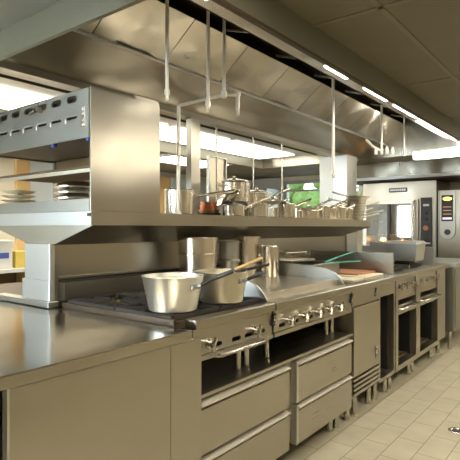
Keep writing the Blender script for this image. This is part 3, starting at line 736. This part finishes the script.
# items inside the salamander
for k in range(5):
    tag(MB().lathe([(0, .030), (.05, .029), (.085, .022), (.105, .004), (.118, 0), (.118, .003), (.108, .007), (.088, .026), (.05, .033), (0, .034)], (-2.225, 1.55, sz0+.0125+k*.030), 32).build('metal_plate', M['lid'], None, 35),
        ['metal dish at the bottom of right stack inside the grill', 'metal dish second from bottom of right stack inside the grill', 'metal dish in the middle of right stack inside the grill', 'metal dish second from top of right stack inside the grill', 'topmost metal dish of right stack inside the grill'][k], 'dish', 'metal dishes stacked inside the grill')
saucepan('small_pan', 'small black-handled pan inside the grill beside the metal dishes', 'pan', -2.46, 1.52, sz0+.0125, .055, .035, .05, 'dark_brown', 180, 'black', rise=.1, hl=.08)
for k in range(5):
    tag(MB().lathe([(0, 0), (.06, 0), (.095, .014), (.098, .016), (.092, .016), (.06, .004), (0, .004)], (-2.755, 1.52, sz0+.0125+k*.027), 32).lathe([(0, 0), (.03, 0), (.03, .012), (0, .012)], (-2.755, 1.52, sz0+.0125+k*.027+.0145), 20).build('plate', M['cream_board'], None, 35),
        ['cream plate at the bottom of left stack inside the grill', 'cream plate second from bottom of left stack inside the grill', 'cream plate in the middle of left stack inside the grill', 'cream plate second from top of left stack inside the grill', 'topmost cream plate of left stack inside the grill'][k], 'plate', 'cream plates stacked inside the grill')

# hanging rectangular sheet pan behind shelf items
hs = thing('baking_sheet', 'upright beige steel sheet pan leaning at the back of the shelf', 'sheet pan', (-2.42, 2.95, ZS))
MB().box(-2.43, -2.42, 2.84, 3.06, ZS, 1.85, .003).build('pan_base', M['alu_dull'], hs)
MB().box(-2.42, -2.405, 2.84, 2.846, ZS, 1.85).box(-2.42, -2.405, 3.054, 3.06, ZS, 1.85).box(-2.42, -2.405, 2.846, 3.054, 1.844, 1.85).build('rim', M['pale'], hs)

# ---------------------------------------------------------------- pipes and nozzles from the hood
def drop_pipe(x, y, z0, z1, label, nozzle=True, r=.0095):
    t = thing('suppression_pipe', label, 'pipe', (x, y, z1), 'fire suppression pipes under the hood')
    MB().cyl((x, y, z0+.05), (x, y, z1), r, 12).build('pipe', M['pipe'], t, 50)
    if nozzle:
        MB().cyl((x, y, z0+.03), (x, y, z0+.055), .015, 6).cyl((x, y, z0+.012), (x, y, z0+.03), .010, 12).lathe([(0, 0), (.007, 0), (.014, .012), (0, .012)], (x, y, z0), 14).build('nozzle', M['pipe'], t, 40)
    return t
drop_pipe(-1.72, 1.713, 1.925, 2.60, 'straight pipe with nozzle hanging above the front saucepans, leftmost one')
drop_pipe(-1.72, 2.024, 1.930, 2.60, 'straight pipe with nozzle hanging left of the elbow pipe')
t = thing('suppression_pipe', 'bent pipe with a cross arm and an elbow nozzle under hood', 'pipe', (-1.72, 2.16, 2.6), 'fire suppression pipes under the hood')
MB().cyl((-1.72, 2.163, 2.06), (-1.72, 2.163, 2.60), .0095, 12).build('pipe', M['pipe'], t, 50)
MB().tube([(-1.95, 2.035, 2.00), (-1.72, 2.163, 2.05), (-1.70, 2.265, 2.07)], .009, 10).build('cross_arm', M['pipe'], t, 50)
MB().cyl((-1.70, 2.265, 1.99), (-1.70, 2.265, 2.08), .013, 10).cyl((-1.70, 2.265, 2.065), (-1.70, 2.265, 2.085), .018, 8).cyl((-1.70, 2.265, 1.95), (-1.70, 2.265, 1.99), .010, 8).cyl((-1.72, 2.163, 2.035), (-1.72, 2.163, 2.07), .016, 10).build('elbow_nozzle', M['pipe'], t, 40)
MB().tube([(-1.95, 2.035, 2.00), (-1.95, 2.035, 1.70), (-1.95, 2.03, 1.3985)], .0105, 10).build('down_pipe', M['pipe'], t, 50)
MB().lathe([(.0, 0), (.02, 0), (.02, .006), (.012, .02), (0, .02)], (-1.95, 2.03, 1.3785), 14).build('foot', M['pipe'], t, 40)
drop_pipe(-1.62, 3.335, 1.67, 2.60, 'long straight pipe with nozzle hanging before the bright column', r=.011)
drop_pipe(-1.62, 4.31, 1.955, 2.60, 'straight pipe hanging near the far end with clustered fittings')
pf = thing('pipe_fittings', 'cluster of pale valve fittings under the far end of the hood', 'fittings', (-1.62, 4.33, 1.97))
MB().tube([(-1.635, 4.30, 2.0), (-1.68, 4.25, 2.03), (-1.72, 4.2, 2.09)], .012, 8).build('elbow', M['pipe'], pf, 50)
for x, y, z, r in ((-1.59, 4.36, 1.97, .016), (-1.66, 4.28, 1.96, .016), (-1.56, 4.42, 1.97, .014)):
    MB().cyl((x, y, z), (x, y, z+.05), r, 8).cyl((x, y, z+.05), (x, y, z+.065), r*.6, 8).build('valve', M['pipe'], pf, 50)
drop_pipe(-1.60, 4.86, 1.955, 2.60, 'thin straight pipe hanging nearest the white strip light', nozzle=False, r=.008)
# thin tie rods behind
for i, (x, y, lab) in enumerate([(-2.38, 2.90, 'thin steel rod beneath centre beam, leftmost of three'), (-2.40, 3.42, 'thin steel rod beneath centre beam, middle of three'), (-2.40, 3.88, 'thin steel rod beneath centre beam, rightmost of three')]):
    tag(MB().cyl((x, y, 1.3785), (x, y, 2.085), .006, 8).build('tie_rod', M['chrome'], None, 50), lab, 'rod', 'tie rods between shelf and centre beam')

# ---------------------------------------------------------------- end wall: ovens
ov = thing('convection_oven', 'tall stainless convection oven with glass doors against the far wall', 'oven', (-2.39, 7.35, 0))
fy = 7.0
cut = MB().box(-2.86, -2.12, fy-.1, fy+.45, 1.02, 1.66)
MB().box(-2.915, -1.87, fy, Y_F-.03, .15, 1.955, .004).build('body', M['steel'], ov, cut=cut)
d1 = MB().box(-2.90, -2.10, fy-.05, fy-.005, .98, 1.70, .004).build('door', M['steel'], ov, cut=MB().box(-2.84, -2.20, fy-.1, fy+.05, 1.04, 1.645))
MB().box(-2.84, -2.20, fy-.035, fy-.030, 1.04, 1.645).build('door_glass', M['ovenglass'], d1)
MB().box(-2.53, -2.49, fy-.052, fy-.045, 1.04, 1.645).build('door_mullion', M['handle'], d1)
MB().tube([(-2.145, fy-.05, 1.68), (-2.145, fy-.10, 1.66), (-2.145, fy-.10, 1.04), (-2.145, fy-.05, 1.02)], .013, 8).build('door_handle', M['chrome'], d1, 50)
MB().box(-2.855, -2.125, fy+.43, fy+.445, 1.03, 1.65).box(-2.855, -2.125, fy+.03, fy+.43, 1.022, 1.028).build('cavity_lining', M['dark_brown'], ov)
q = MB()
for z in (1.2, 1.4): q.box(-2.85, -2.13, fy+.06, fy+.07, z, z+.008).box(-2.85, -2.13, fy+.36, fy+.37, z, z+.008)
for z in (1.2, 1.4):
    for k in range(16): q.box(-2.83+k*.045, -2.826+k*.045, fy+.07, fy+.36, z, z+.006)
q.build('oven_rack', M['chrome'], ov)
MB().lathe([(0, .05), (.03, .04), (.045, 0), (0, -.01)], (-2.72, fy+.30, 1.11), 16).build('oven_lamp', M['ovenlamp'], ov, 40)
MB().lathe([(0, .05), (.03, .04), (.045, 0), (0, -.01)], (-2.42, fy+.30, 1.08), 16).build('oven_lamp', M['ovenlamp'], ov, 40)
MB().box(-2.075, -1.925, fy-.02, fy, 1.04, 1.72, .004).build('control_panel', M['handle'], ov)
q = MB()
for z in (1.14, 1.42, 1.50): q.cyl((-2.0, fy-.02, z), (-2.0, fy-.045, z), .022, 16)
q.build('control_knobs', M['black'], ov, 40)
MB().cyl((-2.0, fy-.02, 1.30), (-2.0, fy-.045, 1.30), .035, 18).build('timer_dial', M['red'], ov, 40)
MB().box(-2.04, -1.96, fy-.024, fy-.02, 1.60, 1.63).build('display', M['white'], ov)
MB().box(-2.52, -2.26, fy-.008, fy, 1.812, 1.872, .002).build('name_plate', M['handle'], ov)
q = MB()
for k in range(8): q.box(-2.50+k*.028, -2.482+k*.028, fy-.010, fy-.008, 1.828, 1.856)
q.build('name_plate_letters', M['pale'], ov)
MB().box(-2.90, -2.10, fy-.05, fy, .25, .93, .004).build('lower_door', M['steel'], ov)
for x in (-2.85, -1.95):
    for y in (fy+.08, fy+.6): MB().cyl((x, y, 0), (x, y, .15), .03).build('leg', M['chrome'], ov, 40)

co = thing('combi_oven', 'stainless combi oven with oval control pod at the far right', 'oven', (-1.4, 7.3, 0))
MB().box(-1.845, -.95, fy-.02, Y_F-.03, .15, 1.81, .006).build('body', M['steel'], co)
MB().box(-1.858, -1.848, fy-.03, fy+.02, .15, 1.81).build('edge_trim', M['handle'], co)
pod = []
for k in range(17): a = PI+PI*k/16; pod.append((-1.715+.095*math.cos(a), 1.25+.095*math.sin(a)))
pod += [(-1.62, 1.80), (-1.81, 1.80)]
pd = MB().prism(pod, fy-.05, fy-.02).build('control_pod', M['pale'], co)
MB().box(-1.79, -1.645, fy-.055, fy-.05, 1.39, 1.74, .001).build('pod_panel', M['handle'], pd)
pts = [(-1.715+.058*math.cos(2*PI*k/24), 1.69+.025*math.sin(2*PI*k/24)) for k in range(24)]
MB().prism(pts, fy-.060, fy-.055).build('yellow_display', M['disp'], pd)
q = MB()
for z in (1.575, 1.528, 1.480): q.box(-1.770, -1.665, fy-.058, fy-.055, z, z+.012)
q.build('indicator_rows', M['copper'], pd)
MB().box(-1.775, -1.66, fy-.058, fy-.055, 1.415, 1.44).build('lower_display', M['disp2'], pd)
MB().cyl((-1.715, fy-.05, 1.245), (-1.715, fy-.075, 1.245), .036, 24).build('dial', M['handle'], pd, 40)
MB().box(-1.56, -1.00, fy-.06, fy-.02, .40, 1.74, .005).build('oven_door', M['steel'], co)
for x in (-1.78, -1.0):
    for y in (fy+.06, fy+.6): MB().cyl((x, y, 0), (x, y, .15), .03).build('leg', M['chrome'], co, 40)
eh = thing('oven_canopy', 'low stainless canopy running above the far ovens', 'canopy', (-1.9, 7.3, 1.98))
MB().box(-3.15, -.4, 6.88, Y_F-.01, 2.03, H-.008).build('canopy_body', M['hood'], eh)
MB().box(-3.16, -.39, 6.85, Y_F-.01, 1.99, 2.03, .003).build('bottom_edge', M['pale'], eh)
MB().box(-3.14, -.41, 6.90, Y_F-.02, 1.975, 1.99).build('underside', M['dark_brown'], eh)

# ---------------------------------------------------------------- rear line and back counter
rc = thing('rear_cooking_line', 'steel cabinet line on the hidden rear side of the island', 'cabinet', (-2.95, 3.3, 0))
MB().box(-3.42, -2.48, 1.46, 5.3, .12, .872).build('body', M['steel'], rc)
MB().box(-3.45, -2.475, 1.44, 5.35, .872, .899, .004).build('top', M['dark_brown'], rc)
for x in (-3.35, -2.55):
    for y in (1.6, 5.1): MB().cyl((x, y, 0), (x, y, .12), .022).build('leg', M['chrome'], rc, 40)
bc = thing('back_counter', 'long pale counter with shelves against the far left wall', 'counter', (-5.3, 3, 0))
MB().box(X_L+.02, -4.95, .3, 5.0, .83, .87, .004).build('top', M['white'], bc)
MB().box(X_L+.04, -5.0, .35, 4.95, .12, .16).box(X_L+.04, -5.0, .35, 4.95, .48, .51).build('shelf', M['steel_y'], bc)
MB().box(X_L+.02, X_L+.04, .35, 4.95, 0, .83).build('back_panel', M['brown_in'], bc)
for y in (.4, 1.9, 3.4, 4.9): MB().box(-5.05, -5.01, y-.02, y+.02, 0, .83).build('leg', M['steel'], bc)
wb = thing('food_box', 'white lidded food box with blue label on the back counter', 'box', (-5.15, 2.62, .87))
MB().box(-5.28, -5.02, 2.48, 2.70, .871, 1.15, .006).build('tub', M['white'], wb)
MB().box(-5.29, -5.01, 2.47, 2.71, 1.15, 1.17, .004).build('lid', M['white'], wb)
MB().box(-5.02, -5.016, 2.56, 2.66, .98, 1.04).build('label_patch', M['blue'], wb)
tag(MB().box(-5.2, -5.03, 2.74, 2.88, .871, 1.05, .012).build('yellow_tub', M['yellow']), 'small yellow tub beside the white food box on the back counter', 'tub')
ws = tag(MB().box(X_L+.01, -5.5, 3.4, 5.0, 1.52, 1.54).box(X_L+.01, X_L+.03, 3.4, 5.0, 1.40, 1.52).build('wall_shelf', M['pale']), 'pale steel wall shelf on the far left wall', 'shelf')
wc = thing('wall_cupboard', 'dark grey wall cupboard on the far left wall behind the hanging rods', 'cupboard', (-5.7, 6.4, 1.5))
MB().box(X_L+.06, -5.55, 7.15, 7.7, 1.2, 2.1).build('carcass', M['grey'], wc)
MB().box(-5.55, -5.53, 7.16, 7.42, 1.21, 2.09).build('door', M['grey'], wc)
MB().box(-5.55, -5.53, 7.43, 7.69, 1.21, 2.09).build('door', M['grey'], wc)
rk = thing('storage_rack', 'grey steel storage rack standing against the far wall beyond the shelf', 'rack', (-5.2, 7.4, 0))
MB().box(-5.5, -4.8, 7.25, 7.7, 1.0, 2.0).build('cabinet', M['grey'], rk)
for x in (-5.47, -4.83):
    for y in (7.28, 7.67): MB().box(x-.02, x+.02, y-.02, y+.02, 0, 1.0).build('post', M['grey'], rk)
tag(MB().box(-1.74, -1.72, .1, 5.4, 0, .112).build('shade_board', M['black']), 'black board added to darken the space behind the cooking line legs', 'shade board')  # added board, darkens the space under the cooking line
# floor drain
dr = thing('floor_drain', 'small round chrome drain set in the tiled floor', 'drain', (-.775, 3.37, 0))
MB().lathe([(.03, .001), (.05, .001), (.052, .004), (.046, .006), (.036, .005), (.03, .001)], (-.775, 3.37, 0), 28).build('ring', M['chrome'], dr, 50)
MB().lathe([(0, .002), (.03, .002), (.03, .001), (0, .001)], (-.775, 3.37, 0), 24).build('grille', M['black'], dr)

# ---------------------------------------------------------------- world, camera
w = bpy.data.worlds.new('World'); bpy.context.scene.world = w; w.use_nodes = True
nt = w.node_tree; bg = nt.nodes['Background']
sky = nt.nodes.new('ShaderNodeTexSky'); sky.sky_type = 'NISHITA'
sky.sun_elevation = math.radians(50); sky.sun_rotation = math.radians(160); sky.sun_disc = False
nt.links.new(sky.outputs['Color'], bg.inputs['Color']); bg.inputs['Strength'].default_value = .6
sun = bpy.data.lights.new('sun', 'SUN'); sun.energy = 6; sun.angle = math.radians(1)
so = bpy.data.objects.new('sun', sun); C.objects.link(so); so.rotation_euler = (math.radians(50), 0, math.radians(200))
# daylight arriving at the window behind the camera
al = bpy.data.lights.new('window_daylight', 'AREA'); al.shape = 'RECTANGLE'; al.size = 4.0; al.size_y = 1.05; al.energy = 175; al.color = (.78, .88, 1.0)
ao = bpy.data.objects.new('window_daylight', al); C.objects.link(ao); ao.location = (-3.67, Y_B-.12, 1.52); ao.rotation_euler = (PI/2, 0, 0)

cam = bpy.data.cameras.new('camera'); cam.sensor_width = 36; cam.lens = 36*490/460; cam.shift_y = -2/460; cam.clip_start = .02
camo = bpy.data.objects.new('camera', cam); C.objects.link(camo)
camo.location = (0, 0, 1.3); camo.rotation_euler = (PI/2, 0, math.atan(380/490))
sc = bpy.context.scene; sc.camera = camo
sc.view_settings.view_transform = 'Standard'; sc.view_settings.look = 'None'; sc.view_settings.exposure = 0.28; sc.view_settings.gamma = 1
